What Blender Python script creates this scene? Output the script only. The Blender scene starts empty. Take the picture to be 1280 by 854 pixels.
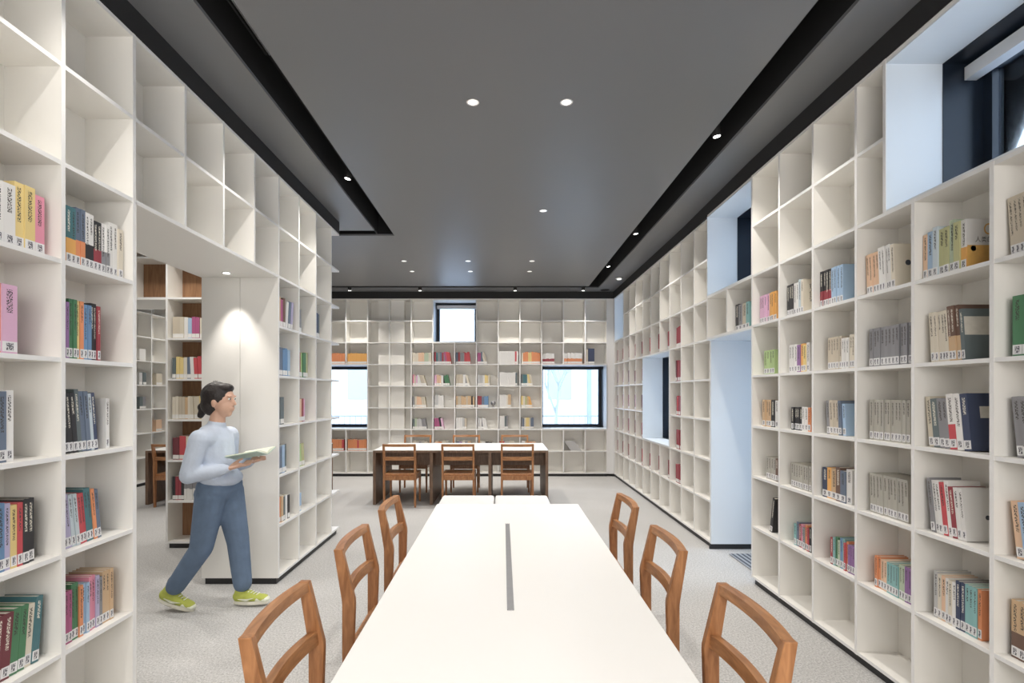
import bpy, bmesh, math, random
from mathutils import Vector, Matrix
random.seed(7)
COL = bpy.context.scene.collection
R = math.radians
P = .39                       # pitch of the shelving grid
XL, XR, XF, YB = 1.746, 1.946, 1.99, 9.13
EYE = 1.485
Z0 = EYE - 1.426
def ZB(k): return Z0 + P * k  # centre height of board k
ZC = 3.314                    # ceiling
TB = .018

# ------------------------------------------------------------------ materials
def new_mat(name):
    m = bpy.data.materials.new(name); m.use_nodes = True
    nt = m.node_tree; b = nt.nodes['Principled BSDF']
    return m, nt, b
def N(nt, t, **kw):
    n = nt.nodes.new(t)
    for k, v in kw.items(): setattr(n, k, v)
    return n
def plain(name, col, rough=.5, metal=0., var=.03, scale=6., bump=0., emit=None, es=0.):
    m, nt, b = new_mat(name)
    tc = N(nt, 'ShaderNodeTexCoord'); no = N(nt, 'ShaderNodeTexNoise'); no.inputs['Scale'].default_value = scale
    no.inputs['Detail'].default_value = 3
    nt.links.new(tc.outputs['Object'], no.inputs['Vector'])
    mx = N(nt, 'ShaderNodeMix', data_type='RGBA')
    mx.inputs[6].default_value = (*[max(0, c * (1 - var)) for c in col], 1)
    mx.inputs[7].default_value = (*[min(1, c * (1 + var)) for c in col], 1)
    nt.links.new(no.outputs['Fac'], mx.inputs[0]); nt.links.new(mx.outputs[2], b.inputs['Base Color'])
    b.inputs['Roughness'].default_value = rough; b.inputs['Metallic'].default_value = metal
    if bump:
        bp = N(nt, 'ShaderNodeBump'); bp.inputs['Strength'].default_value = bump; bp.inputs['Distance'].default_value = .01
        nt.links.new(no.outputs['Fac'], bp.inputs['Height']); nt.links.new(bp.outputs['Normal'], b.inputs['Normal'])
    if emit:
        b.inputs['Emission Color'].default_value = (*emit, 1); b.inputs['Emission Strength'].default_value = es
    return m
def wood(name, dark, light, rough=.4, axis=(1, 1, 10), scale=5.):
    m, nt, b = new_mat(name)
    tc = N(nt, 'ShaderNodeTexCoord'); mp = N(nt, 'ShaderNodeMapping'); mp.inputs['Scale'].default_value = [s * scale for s in axis]
    no = N(nt, 'ShaderNodeTexNoise'); no.inputs['Scale'].default_value = 2.; no.inputs['Detail'].default_value = 6; no.inputs['Distortion'].default_value = .6
    cr = N(nt, 'ShaderNodeValToRGB'); cr.color_ramp.elements[0].position = .3; cr.color_ramp.elements[1].position = .72
    cr.color_ramp.elements[0].color = (*dark, 1); cr.color_ramp.elements[1].color = (*light, 1)
    nt.links.new(tc.outputs['Object'], mp.inputs['Vector']); nt.links.new(mp.outputs[0], no.inputs['Vector'])
    nt.links.new(no.outputs['Fac'], cr.inputs[0]); nt.links.new(cr.outputs[0], b.inputs['Base Color'])
    b.inputs['Roughness'].default_value = rough
    return m
M = {}
M['white'] = plain('white_laminate', (.81, .795, .758), .42, var=.012, scale=3)
M['edge'] = plain('white_edging', (.80, .80, .795), .45, var=.01)
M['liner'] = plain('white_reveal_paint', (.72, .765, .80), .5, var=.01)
M['wallp'] = plain('wall_paint', (.74, .74, .73), .7, var=.01)
M['black'] = plain('black_plinth', (.018, .018, .02), .45, var=.1)
M['fascia'] = plain('black_fascia_paint', (.016, .016, .017), .7, var=.05)
M['slot'] = plain('slot_black_paint', (.006, .006, .007), .8, var=.05)
M['ceil'] = plain('dark_grey_ceiling_paint', (.165, .168, .178), .40, var=.03, scale=1.5)
M['table'] = plain('white_tabletop_laminate', (.88, .87, .85), .34, var=.01)
M['pad'] = plain('pale_grey_upholstery', (.74, .74, .735), .8, var=.03, scale=60)
M['metal'] = plain('brushed_grey_metal', (.34, .34, .35), .45, .6, var=.08, scale=40)
M['darkmetal'] = plain('dark_window_metal', (.014, .022, .036), .38, .1, var=.1)
M['wood'] = wood('orange_brown_wood', (.27, .112, .042), (.50, .235, .10), .33, (6, 6, 1.2), 4)
M['wood_rail'] = wood('orange_brown_wood_rail', (.29, .125, .048), (.54, .265, .115), .30, (1.0, 7, 7), 4)
M['wood_seat'] = wood('orange_brown_wood_seat', (.29, .125, .048), (.54, .265, .115), .33, (7, 1.0, 7), 4)
M['deskwood'] = wood('grey_brown_wood', (.13, .077, .048), (.235, .145, .092), .45, (6, 6, 1), 4)
M['backwood'] = wood('warm_veneer', (.22, .11, .055), (.36, .2, .105), .5, (8, 8, 1), 2.5)
M['lamp'] = plain('lit_lens', (1, 1, 1), .4, var=0, emit=(1, .97, .92), es=9)
M['lampdim'] = plain('downlight_lens', (.9, .9, .9), .3, var=0, emit=(1, .97, .93), es=.9)
M['chrome'] = plain('bright_rim', (.75, .75, .75), .25, .8, var=.02)
M['paper'] = plain('book_pages', (.66, .62, .54), .8, var=.08, scale=200)
M['skin'] = plain('skin', (.60, .37, .27), .5, var=.05, scale=12)
M['hair'] = plain('dark_hair', (.015, .010, .009), .45, var=.3, scale=60, bump=.4)
M['sweat'] = plain('pale_blue_cotton', (.50, .56, .66), .9, var=.08, scale=20, bump=.5)
M['denim'] = plain('blue_grey_denim', (.115, .165, .245), .9, var=.22, scale=14, bump=.5)
M['sock'] = plain('black_sock', (.012, .012, .014), .9, var=.1)
M['lime'] = plain('lime_suede', (.42, .46, .09), .8, var=.12, scale=30)
M['cream'] = plain('cream_leather', (.74, .76, .62), .5, var=.04, scale=20)
M['sole'] = plain('white_rubber', (.72, .70, .60), .6, var=.03)
M['mint'] = plain('pale_mint_cover', (.40, .52, .46), .5, var=.03)
M['ink'] = plain('black_ink', (.02, .02, .02), .6, var=0)
M['white_metal'] = plain('white_blind_casing', (.7, .72, .75), .4, var=.02)

def carpet():
    m, nt, b = new_mat('light_grey_carpet')
    tc = N(nt, 'ShaderNodeTexCoord')
    n1 = N(nt, 'ShaderNodeTexNoise'); n1.inputs['Scale'].default_value = 90; n1.inputs['Detail'].default_value = 4; n1.inputs['Roughness'].default_value = .8
    n2 = N(nt, 'ShaderNodeTexNoise'); n2.inputs['Scale'].default_value = 1.3
    cr = N(nt, 'ShaderNodeValToRGB'); cr.color_ramp.elements[0].position = .33; cr.color_ramp.elements[1].position = .62
    cr.color_ramp.elements[0].color = (.33, .325, .315, 1); cr.color_ramp.elements[1].color = (.68, .672, .66, 1)
    mx = N(nt, 'ShaderNodeMix', data_type='RGBA', blend_type='MULTIPLY'); mx.inputs[0].default_value = .25
    for n in (n1, n2): nt.links.new(tc.outputs['Object'], n.inputs['Vector'])
    nt.links.new(n1.outputs['Fac'], cr.inputs[0]); nt.links.new(cr.outputs[0], mx.inputs[6]); nt.links.new(n2.outputs['Fac'], mx.inputs[7])
    nt.links.new(mx.outputs[2], b.inputs['Base Color']); b.inputs['Roughness'].default_value = .95
    bp = N(nt, 'ShaderNodeBump'); bp.inputs['Strength'].default_value = .35; bp.inputs['Distance'].default_value = .004
    nt.links.new(n1.outputs['Fac'], bp.inputs['Height']); nt.links.new(bp.outputs['Normal'], b.inputs['Normal'])
    return m
M['carpet'] = carpet()
def glass():
    m, nt, b = new_mat('window_glass')
    for n in list(nt.nodes):
        if n.type == 'BSDF_PRINCIPLED': nt.nodes.remove(n)
    out = [n for n in nt.nodes if n.type == 'OUTPUT_MATERIAL'][0]
    t = N(nt, 'ShaderNodeBsdfTransparent'); t.inputs[0].default_value = (.95, .975, 1, 1)
    g = N(nt, 'ShaderNodeBsdfGlossy'); g.inputs['Roughness'].default_value = .03
    lw = N(nt, 'ShaderNodeFresnel'); lw.inputs[0].default_value = 1.35
    mx = N(nt, 'ShaderNodeMixShader')
    nt.links.new(lw.outputs[0], mx.inputs[0]); nt.links.new(t.outputs[0], mx.inputs[1]); nt.links.new(g.outputs[0], mx.inputs[2])
    nt.links.new(mx.outputs[0], out.inputs[0])
    return m
M['glass'] = glass()
def mat_mat():
    m, nt, b = new_mat('ribbed_entrance_mat')
    tc = N(nt, 'ShaderNodeTexCoord'); w = N(nt, 'ShaderNodeTexWave'); w.bands_direction = 'X'; w.inputs['Scale'].default_value = 7
    cr = N(nt, 'ShaderNodeValToRGB'); cr.color_ramp.elements[0].position = .4; cr.color_ramp.elements[1].position = .6
    cr.color_ramp.elements[0].color = (.07, .08, .10, 1); cr.color_ramp.elements[1].color = (.33, .35, .38, 1)
    nt.links.new(tc.outputs['Object'], w.inputs['Vector']); nt.links.new(w.outputs['Fac'], cr.inputs[0]); nt.links.new(cr.outputs[0], b.inputs['Base Color'])
    b.inputs['Roughness'].default_value = .9
    return m
M['mat'] = mat_mat()

def book_mat(name, obj_level):
    """cover colour and second tone come from the object (single books) or from the mesh (rows seen from afar)"""
    m, nt, b = new_mat(name)
    def attr(a):
        n = N(nt, 'ShaderNodeAttribute'); n.attribute_type = 'OBJECT' if obj_level else 'GEOMETRY'; n.attribute_name = a
        return n
    c1, c2, sp = attr('tone'), attr('tone2'), attr('split')
    uv = N(nt, 'ShaderNodeUVMap'); uv.uv_map = 'spine'
    sx = N(nt, 'ShaderNodeSeparateXYZ'); nt.links.new(uv.outputs[0], sx.inputs[0])
    # v: height fraction, u: across the spine -.5 .. .5 (outside: no title)
    gt = N(nt, 'ShaderNodeMath', operation='LESS_THAN'); nt.links.new(sx.outputs['Y'], gt.inputs[0]); nt.links.new(sp.outputs['Fac'], gt.inputs[1])
    mx = N(nt, 'ShaderNodeMix', data_type='RGBA'); nt.links.new(gt.outputs[0], mx.inputs[0]); nt.links.new(c1.outputs['Color'], mx.inputs[6]); nt.links.new(c2.outputs['Color'], mx.inputs[7])
    # title glyph texture down the middle of the spine
    tc = N(nt, 'ShaderNodeTexCoord'); no = N(nt, 'ShaderNodeTexNoise'); no.inputs['Scale'].default_value = 230; no.inputs['Detail'].default_value = 1
    nt.links.new(tc.outputs['Object'], no.inputs['Vector'])
    oi = N(nt, 'ShaderNodeObjectInfo')
    g1 = N(nt, 'ShaderNodeMath', operation='GREATER_THAN'); g1.inputs[1].default_value = .5; nt.links.new(no.outputs['Fac'], g1.inputs[0])
    ab = N(nt, 'ShaderNodeMath', operation='ABSOLUTE'); nt.links.new(sx.outputs['X'], ab.inputs[0])
    g2 = N(nt, 'ShaderNodeMath', operation='LESS_THAN'); g2.inputs[1].default_value = .2; nt.links.new(ab.outputs[0], g2.inputs[0])
    g3 = N(nt, 'ShaderNodeMath', operation='GREATER_THAN'); nt.links.new(sx.outputs['Y'], g3.inputs[0])
    mr = N(nt, 'ShaderNodeMapRange'); mr.inputs[3].default_value = .35; mr.inputs[4].default_value = .66
    nt.links.new(oi.outputs['Random'], mr.inputs[0]); nt.links.new(mr.outputs[0], g3.inputs[1])
    g4 = N(nt, 'ShaderNodeMath', operation='LESS_THAN'); g4.inputs[1].default_value = .93; nt.links.new(sx.outputs['Y'], g4.inputs[0])
    cur = g1
    for g in (g2, g3, g4):
        mu = N(nt, 'ShaderNodeMath', operation='MULTIPLY'); nt.links.new(cur.outputs[0], mu.inputs[0]); nt.links.new(g.outputs[0], mu.inputs[1]); cur = mu
    lum = N(nt, 'ShaderNodeRGBToBW'); nt.links.new(mx.outputs[2], lum.inputs[0])
    lg = N(nt, 'ShaderNodeMath', operation='LESS_THAN'); lg.inputs[1].default_value = .16; nt.links.new(lum.outputs[0], lg.inputs[0])
    tcol = N(nt, 'ShaderNodeMix', data_type='RGBA'); tcol.inputs[6].default_value = (.05, .045, .04, 1); tcol.inputs[7].default_value = (.75, .72, .62, 1)
    nt.links.new(lg.outputs[0], tcol.inputs[0])
    fin = N(nt, 'ShaderNodeMix', data_type='RGBA'); nt.links.new(cur.outputs[0], fin.inputs[0]); nt.links.new(mx.outputs[2], fin.inputs[6]); nt.links.new(tcol.outputs[2], fin.inputs[7])
    nt.links.new(fin.outputs[2], b.inputs['Base Color']); b.inputs['Roughness'].default_value = .5
    return m
M['book'] = book_mat('book_cover_card', True)
M['bookrow'] = book_mat('book_cover_card_far', False)
def sticker():
    m, nt, b = new_mat('call_number_sticker')
    tc = N(nt, 'ShaderNodeTexCoord'); no = N(nt, 'ShaderNodeTexNoise'); no.inputs['Scale'].default_value = 280; no.inputs['Detail'].default_value = 1
    uv = N(nt, 'ShaderNodeUVMap'); uv.uv_map = 'spine'
    sx = N(nt, 'ShaderNodeSeparateXYZ'); nt.links.new(uv.outputs[0], sx.inputs[0])
    ab = N(nt, 'ShaderNodeMath', operation='ABSOLUTE'); nt.links.new(sx.outputs['X'], ab.inputs[0])
    g2 = N(nt, 'ShaderNodeMath', operation='LESS_THAN'); g2.inputs[1].default_value = .24; nt.links.new(ab.outputs[0], g2.inputs[0])
    v1 = N(nt, 'ShaderNodeMath', operation='SUBTRACT'); v1.inputs[1].default_value = .5; nt.links.new(sx.outputs['Y'], v1.inputs[0])
    v2 = N(nt, 'ShaderNodeMath', operation='ABSOLUTE'); nt.links.new(v1.outputs[0], v2.inputs[0])
    v3 = N(nt, 'ShaderNodeMath', operation='LESS_THAN'); v3.inputs[1].default_value = .36; nt.links.new(v2.outputs[0], v3.inputs[0])
    nt.links.new(tc.outputs['Object'], no.inputs['Vector'])
    g1 = N(nt, 'ShaderNodeMath', operation='GREATER_THAN'); g1.inputs[1].default_value = .47; nt.links.new(no.outputs['Fac'], g1.inputs[0])
    a = N(nt, 'ShaderNodeMath', operation='MULTIPLY'); nt.links.new(g1.outputs[0], a.inputs[0]); nt.links.new(g2.outputs[0], a.inputs[1])
    c = N(nt, 'ShaderNodeMath', operation='MULTIPLY'); nt.links.new(a.outputs[0], c.inputs[0]); nt.links.new(v3.outputs[0], c.inputs[1])
    mx = N(nt, 'ShaderNodeMix', data_type='RGBA'); mx.inputs[6].default_value = (.74, .74, .75, 1); mx.inputs[7].default_value = (.08, .08, .10, 1)
    nt.links.new(c.outputs[0], mx.inputs[0]); nt.links.new(mx.outputs[2], b.inputs['Base Color']); b.inputs['Roughness'].default_value = .4
    return m
M['sticker'] = sticker()

# ------------------------------------------------------------------ builders
def empty(name, loc=(0, 0, 0), rotz=0., label=None, cat=None, group=None, kind=None):
    o = bpy.data.objects.new(name, None); COL.objects.link(o); o.location = loc; o.rotation_euler = (0, 0, rotz)
    o.empty_display_size = .1
    return tag(o, label, cat, group, kind)
def tag(o, label=None, cat=None, group=None, kind=None):
    if label: o['label'] = label
    if cat: o['category'] = cat
    if group: o['group'] = group
    if kind: o['kind'] = kind
    return o
class MB:
    def __init__(s): s.bm = bmesh.new()
    def box(s, x0, x1, y0, y1, z0, z1, mi=0, mtx=None):
        x0, x1 = sorted((x0, x1)); y0, y1 = sorted((y0, y1)); z0, z1 = sorted((z0, z1))
        co = [(x0, y0, z0), (x1, y0, z0), (x1, y1, z0), (x0, y1, z0), (x0, y0, z1), (x1, y0, z1), (x1, y1, z1), (x0, y1, z1)]
        v = [s.bm.verts.new(mtx @ Vector(c) if mtx else c) for c in co]
        for f in ((0, 3, 2, 1), (4, 5, 6, 7), (0, 1, 5, 4), (1, 2, 6, 5), (2, 3, 7, 6), (3, 0, 4, 7)):
            s.bm.faces.new([v[i] for i in f]).material_index = mi
        return s
    def loft(s, rings, mi=0, cap=True, smooth=False):
        vs = [[s.bm.verts.new(p) for p in r] for r in rings]
        n = len(vs[0])
        for a, b in zip(vs, vs[1:]):
            for i in range(n):
                f = s.bm.faces.new((a[i], a[(i + 1) % n], b[(i + 1) % n], b[i])); f.material_index = mi; f.smooth = smooth
        if cap:
            s.bm.faces.new(list(reversed(vs[0]))).material_index = mi; s.bm.faces.new(vs[-1]).material_index = mi
        return s
    def cyl(s, c, r, h, n=24, r2=None, axis='z', mi=0, smooth=True):
        r2 = r if r2 is None else r2
        def pt(a, rr, t):
            x, y = rr * math.cos(a), rr * math.sin(a)
            return {'z': (c[0] + x, c[1] + y, c[2] + t), 'y': (c[0] + x, c[1] + t, c[2] + y), 'x': (c[0] + t, c[1] + x, c[2] + y)}[axis]
        rg = [[pt(2 * math.pi * i / n, rr, t) for i in range(n)] for rr, t in ((r, 0), (r2, h))]
        return s.loft(rg, mi, True, smooth)
    def bevel(s, w, seg=2):
        bmesh.ops.recalc_face_normals(s.bm, faces=s.bm.faces)
        bmesh.ops.bevel(s.bm, geom=list(s.bm.edges), offset=w, segments=seg, affect='EDGES', profile=.6)
        return s
    def build(s, name, mat, parent=None, off=None, **t):
        me = bpy.data.meshes.new(name)
        bmesh.ops.recalc_face_normals(s.bm, faces=s.bm.faces)
        if off is None and parent is not None and 'world' in t: off = parent.location
        t.pop('world', None)
        if off is not None: bmesh.ops.translate(s.bm, verts=s.bm.verts, vec=-Vector(off))
        s.bm.to_mesh(me); s.bm.free()
        for mm in (mat if isinstance(mat, (list, tuple)) else [mat]): me.materials.append(mm)
        o = bpy.data.objects.new(name, me); COL.objects.link(o)
        if parent: o.parent = parent
        return tag(o, **t)
def struct(name, mb, mat): return mb.build(name, mat, kind='structure')
def copy_tree(o, parent=None):
    c = o.copy(); COL.objects.link(c)
    if parent: c.parent = parent
    for ch in list(o.children): copy_tree(ch, c)
    return c

# ------------------------------------------------------------------ room shell
struct('floor', MB().box(-6.3, 4.2, -2.2, 9.6, -.1, 0), M['carpet'])
def holes_wall(name, plane, a0, a1, d0, d1, holes, z1=3.75):
    """wall slab with rectangular holes: plane 'x' runs along Y, plane 'y' runs along X"""
    mb = MB()
    def put(u0, u1, z0, z1_):
        if u1 - u0 < 1e-4 or z1_ - z0 < 1e-4: return
        if plane == 'x': mb.box(d0, d1, u0, u1, z0, z1_)
        else: mb.box(u0, u1, d0, d1, z0, z1_)
    us = sorted({a0, a1} | {h[0] for h in holes} | {h[1] for h in holes})
    for u0, u1 in zip(us, us[1:]):
        hs = sorted((h[2], h[3]) for h in holes if h[0] <= u0 + 1e-6 and h[1] >= u1 - 1e-6)
        z = 0
        for h0, h1 in hs: put(u0, u1, z, h0); z = h1
        put(u0, u1, z, z1)
    return struct(name, mb, M['wallp'])
b = {k: ZB(k) for k in range(9)}
WIN_R = [(1.42, 2.598, b[6], b[8]), (3.986, 4.86, b[6], b[8]), (6.072, 7.23, b[2], b[5]), (8.39, 9.03, b[6], b[8])]
DOOR = (3.986, 4.884, 0, b[5])
holes_wall('wall_right', 'x', -2.2, 9.7, 2.235, 2.515, WIN_R + [DOOR])
xb = -2.811
BX = [xb + P * i for i in range(-8, 13)]       # index 8 is the first divider seen beside the pillar
def bx(i): return xb + P * i
WIN_B = [(bx(4), bx(6), b[6], b[8]), (bx(-2), bx(1), b[2], b[5]), (bx(9), bx(12), b[2], b[5])]
holes_wall('wall_back', 'y', -6.3, 2.62, YB + .29, YB + .57, WIN_B)
struct('wall_left', MB().box(-6.3, -6.06, -2.2, 9.7, 0, 3.75), M['wallp'])
struct('wall_front', MB().box(-6.3, 2.62, -2.4, -2.2, 0, 3.75), M['wallp'])
# ceiling plates with open light slots between them
c = MB()
c.box(1.66, 2.3, -2.2, 9.5, ZC, ZC + .02)
c.box(-6.1, 1.66, 8.83, 9.5, ZC, ZC + .02)
c.box(-1.254, 1.465, -2.2, 8.67, ZC, ZC + .02)
c.box(-6.1, -1.44, -2.2, 5.717, ZC, ZC + .02)
c.box(-6.1, -1.254, 5.9, 8.67, ZC, ZC + .02)
struct('ceiling', c, M['ceil'])
struct('ceiling_upper', MB().box(-6.3, 2.62, -2.4, 9.7, 3.75, 3.85), M['slot'])
s = MB(); ZS = 3.56
def channel(x0, x1, y0, y1):
    s.box(x0 - .02, x0, y0, y1, ZC + .02, ZS); s.box(x1, x1 + .02, y0, y1, ZC + .02, ZS); s.box(x0 - .02, x1 + .02, y0, y1, ZS, ZS + .02)
channel(1.465, 1.66, -2.2, 8.83); channel(-1.44, -1.254, -2.2, 5.9)
s.box(-6.1, 1.66, 8.83, 8.85, ZC + .02, ZS); s.box(-6.1, 1.45, 8.65, 8.67, ZC + .02, ZS); s.box(-6.1, 1.66, 8.65, 8.85, ZS, ZS + .02)
s.box(-6.1, -1.24, 5.9, 5.92, ZC + .02, ZS); s.box(-6.1, -1.46, 5.697, 5.717, ZC + .02, ZS); s.box(-6.1, -1.24, 5.697, 5.92, ZS, ZS + .02)
struct('trim_1', s, M['slot'])
f = MB(); zt = b[8] + .009
f.box(XR - .004, XR + .04, -2.2, 4.0, zt, ZC); f.box(XF - .006, XF + .03, 5.6, YB + .05, zt, ZC); f.loft([[(XR - .004, 4.0, z_), (XF - .006, 5.6, z_), (XF + .04, 5.6, z_), (XR + .09, 4.0, z_)] for z_ in (zt, ZC)])
f.box(-6.0, XF, YB - .004, YB + .04, zt, ZC)
f.box(-XL - .02, -XL + .002, -2.2, 5.44, zt, ZC); f.box(-2.34, -XL, 5.42, 5.44, zt, ZC)
f.box(-5.82, -5.78, 5, YB, zt, ZC)
struct('trim_2', f, M['fascia'])
# corner fillers between the shelving runs
fl = MB()
fl.box(bx(12) + .009, XF - .002, YB, YB + .03, 0.05, zt); fl.box(XF, XF + .2, 9.06, YB, .05, zt)
fl.box(XR + .001, XR + .287, 1.41, 2.59, b[8] - .0088, b[8] + .009); fl.box(XR + .006, XR + .287, 3.99, 4.86, b[8] - .0088, b[8] + .009); fl.box(XF + .001, XF + .28, 8.4, 9.05, b[8] - .0088, b[8] + .009); fl.box(bx(4) + .01, bx(6) - .01, YB + .001, YB + .28, b[8] - .0088, b[8] + .009)
struct('trim_3', fl, M['edge'])

# ------------------------------------------------------------------ shelving
def frame_fn(kind, d0):
    if kind == 'R': return lambda u, d, z: (d0 + d, u, z)
    if kind == 'L': return lambda u, d, z: (-(d0 + d), u, z)
    return lambda u, d, z: (u, d0 + d, z)
def merge(iv):
    iv = sorted(iv); out = []
    for a, c_ in iv:
        if out and a <= out[-1][1] + 1e-4: out[-1][1] = max(out[-1][1], c_)
        else: out.append([a, c_])
    return out
def bookcase(kind, d0, cells, label, loc, depth=.225, backm='white', plinth=True, board_d=None, back=True):
    root = empty('bookcase', loc, 0, label, 'bookcase')
    F = frame_fn(kind, d0)
    def bb(mb, u0, u1, e0, e1, z0, z1): 
        p, q = F(u0, e0, z0), F(u1, e1, z1); mb.box(p[0], q[0], p[1], q[1], p[2], q[2])
    D = board_d or depth
    out = Vector(F(0, -1, 0)) - Vector(F(0, 0, 0))
    def fr(o):
        for p in o.data.polygons:
            if p.normal.dot(out) > .9: p.material_index = 1
    for k in range(9):
        iv = merge([(a, c_) for a, c_, r in cells if r in (k, k - 1)])
        for a, c_ in iv:
            mb = MB(); bb(mb, a - .009, c_ + .009, 0, D, b[k] - TB / 2, b[k] + TB / 2); fr(mb.build('shelf', [M['white'], M['edge']], root, world=1))
    ups = {}
    for a, c_, r in cells:
        for u in (a, c_): ups.setdefault(round(u, 4), set()).add(r)
    for u, rows in sorted(ups.items()):
        for a, c_ in merge([(r, r + 1) for r in rows]):
            mb = MB(); bb(mb, u - .0095, u + .0095, -.0015, D, b[a] - TB / 2 - .0006, b[c_] + TB / 2 + .0006); fr(mb.build('upright', [M['white'], M['edge']], root, world=1))
    if back:
        mb = MB()
        for r in range(8):
            for a, c_ in merge([(a, c_) for a, c_, rr in cells if rr == r]): bb(mb, a, c_, depth, depth + .012, b[r], b[r + 1])
        mb.build('back_panel', M[backm], root, world=1)
    if plinth:
        mb = MB()
        for a, c_ in merge([(a, c_) for a, c_, r in cells if r == 0]): bb(mb, a + .01, c_ - .003, .022, D + .02, 0, b[0] - TB / 2)
        mb.build('plinth', M['black'], root, world=1)
    return root
def cells_of(us, rows): return [(min(a, c_), max(a, c_), r) for a, c_ in zip(us, us[1:]) for r in rows]

# window side, near run with the bridge over the doorway
UR = [3.977, 3.587, 3.197, 2.807, 2.417, 2.027, 1.637, 1.247, .857, .467]
cr_ = cells_of(UR, range(6)) + cells_of([3.977, 3.587, 3.197, 2.807, 2.598], (6, 7)) + cells_of([1.4, 1.247, .857, .467], (6, 7))
cr_ += [(3.977, 4.425, 5), (4.425, 4.848, 5)]
case_r = bookcase('R', XR, cr_, 'tall white grid bookcase under the wide high window, beside the doorway recess', (XR, 2, 0), board_d=.28)
# far run
UF = [4.87] + [5.30 + .3863 * k for k in range(10)] + [9.06]
cf = []
for a, c_ in zip(UF, UF[1:]):
    for r in range(8):
        mid = (a + c_) / 2
        if 6.07 < mid < 7.23 and r in (2, 3, 4): continue
        if mid > 8.38 and r in (6, 7): continue
        cf.append((a, c_, r))
case_f = bookcase('R', XF, cf, 'white grid bookcase running to the far corner, with scattered red books', (XF, 7, 0), board_d=.25)
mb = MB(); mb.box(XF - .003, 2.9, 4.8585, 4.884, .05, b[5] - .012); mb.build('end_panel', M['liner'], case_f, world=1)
mb = MB(); mb.box(XR + .03, 2.9, 4.866, 4.88, 0, .05); mb.build('plinth', M['black'], case_f, world=1)
mb = MB()
for r in range(8): mb.box(XF + .06, XF + .2, 4.885, 5.06, b[r] + .01, b[r + 1] - .01)
mb.build('casing', M['white'], case_f, world=1)

# walkway side: near run, bridge, pillar run
UL = [2.414, 2.024, 1.634, 1.244, .854, .464]
UP = [3.972, 4.367, 4.765, 5.19]
cl = cells_of(UL, range(8)) + cells_of([2.414, 2.803, 3.188, 3.585, 3.972], (6, 7)) + cells_of(UP, range(8))
case_l = bookcase('L', XL, cl, 'tall white grid bookcase with the walkway opening cut through it', (-XL, 3, 0), board_d=.225)
mb = MB(); mb.box(-2.04, -XL, 3.960, 3.978, .05, b[6]); mb.box(-2.34, -2.043, 3.960, 3.978, .05, b[6]); mb.build('end_panel', M['white'], case_l, world=1)
mb = MB(); mb.box(-2.34, -XL, 2.410, 2.430, .05, b[6]); mb.build('end_panel', M['white'], case_l, world=1)
mb = MB(); mb.box(-2.34, -XL - .02, 5.19, 5.208, .05, zt); mb.build('end_panel', M['white'], case_l, world=1)
mb = MB(); mb.box(-2.34, -XL, 2.40, 3.965, b[6] - .012, b[6] - .0085); mb.build('soffit', M['white'], case_l, world=1)
mb = MB(); mb.box(-2.34, -2.33, .45, 2.414, .05, zt); mb.box(-2.34, -2.33, 2.414, 3.97, b[6] - .01, zt); mb.box(-2.34, -2.33, 3.97, 5.208, .05, zt); mb.build('back_casing', M['white'], case_l, world=1)
mb = MB(); mb.box(-2.32, -XL - .02, 3.975, 5.41, 0, .05); mb.box(-2.32, -XL - .02, .48, 2.41, 0, .05); mb.build('plinth', M['black'], case_l, world=1)
for k in range(9):
    mb = MB(); mb.box(-2.34, -XL, 5.2, 5.44, b[k] - .009, b[k] + .009); mb.build('end_shelf', M['edge'], case_l, world=1)
sg = bpy.data.curves.new('sign_character', 'FONT'); sg.body = '类'; sg.size = .05; sg.align_x = 'CENTER'; sg.extrude = .0008
sgo = bpy.data.objects.new('sign_character', sg); COL.objects.link(sgo); sgo.parent = case_l; sg.materials.append(M['ink'])
sgo.location = Vector((-2.232, 3.958, 1.545)) - case_l.location; sgo.rotation_euler = (R(90), 0, 0)

# far wall
cb = []
for i in range(-7, 12):
    for r in range(8):
        if i in (4, 5) and r in (6, 7): continue
        if i in (-2, -1, 0) and r in (2, 3, 4): continue
        if i in (9, 10, 11) and r in (2, 3, 4): continue
        cb.append((bx(i), bx(i + 1), r))
case_b = bookcase('B', YB, cb, 'white grid bookcase covering the far wall around three windows', (-1, YB, 0), board_d=.27)
mb = MB()
for r in range(8):
    for x0, x1 in ((-2.25, bx(2) - .012), (bx(2) + .012, -1.78)): mb.box(x0, x1, YB + .09, YB + .22, b[r] + .01, b[r + 1] - .01)
mb.build('casing', M['white'], case_b, world=1)
# room beyond the walkway
ca = cells_of([-3.217, -2.827, -2.437], range(8)) + [(-3.607, -3.217, 6), (-3.607, -3.217, 7), (-3.997, -3.607, 6), (-3.997, -3.607, 7)]
case_a = bookcase('B', 4.88, ca, 'white bookcase with warm wood backing seen through the walkway', (-2.8, 4.88, 0), backm='backwood', board_d=.225)
mb = MB(); mb.box(-3.226, -3.208, 5.1, 5.45, .05, zt); mb.box(-3.997, -2.34, 5.45, 5.46, b[6], zt); mb.box(-3.22, -2.4, 5.45, 5.46, .05, zt); mb.build('side_panel', M['white'], case_a, world=1)
mb = MB(); mb.box(-3.997, -3.21, 4.88, 5.45, b[6] - .014, b[6] - .0092); mb.build('soffit', M['white'], case_a, world=1)
cq = cells_of([6.05 + P * k for k in range(8)] + [9.1], range(8))
case_q = bookcase('L', 5.78, cq, 'white grid bookcase against the distant side wall of the second room', (-5.78, 8, 0))

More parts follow.
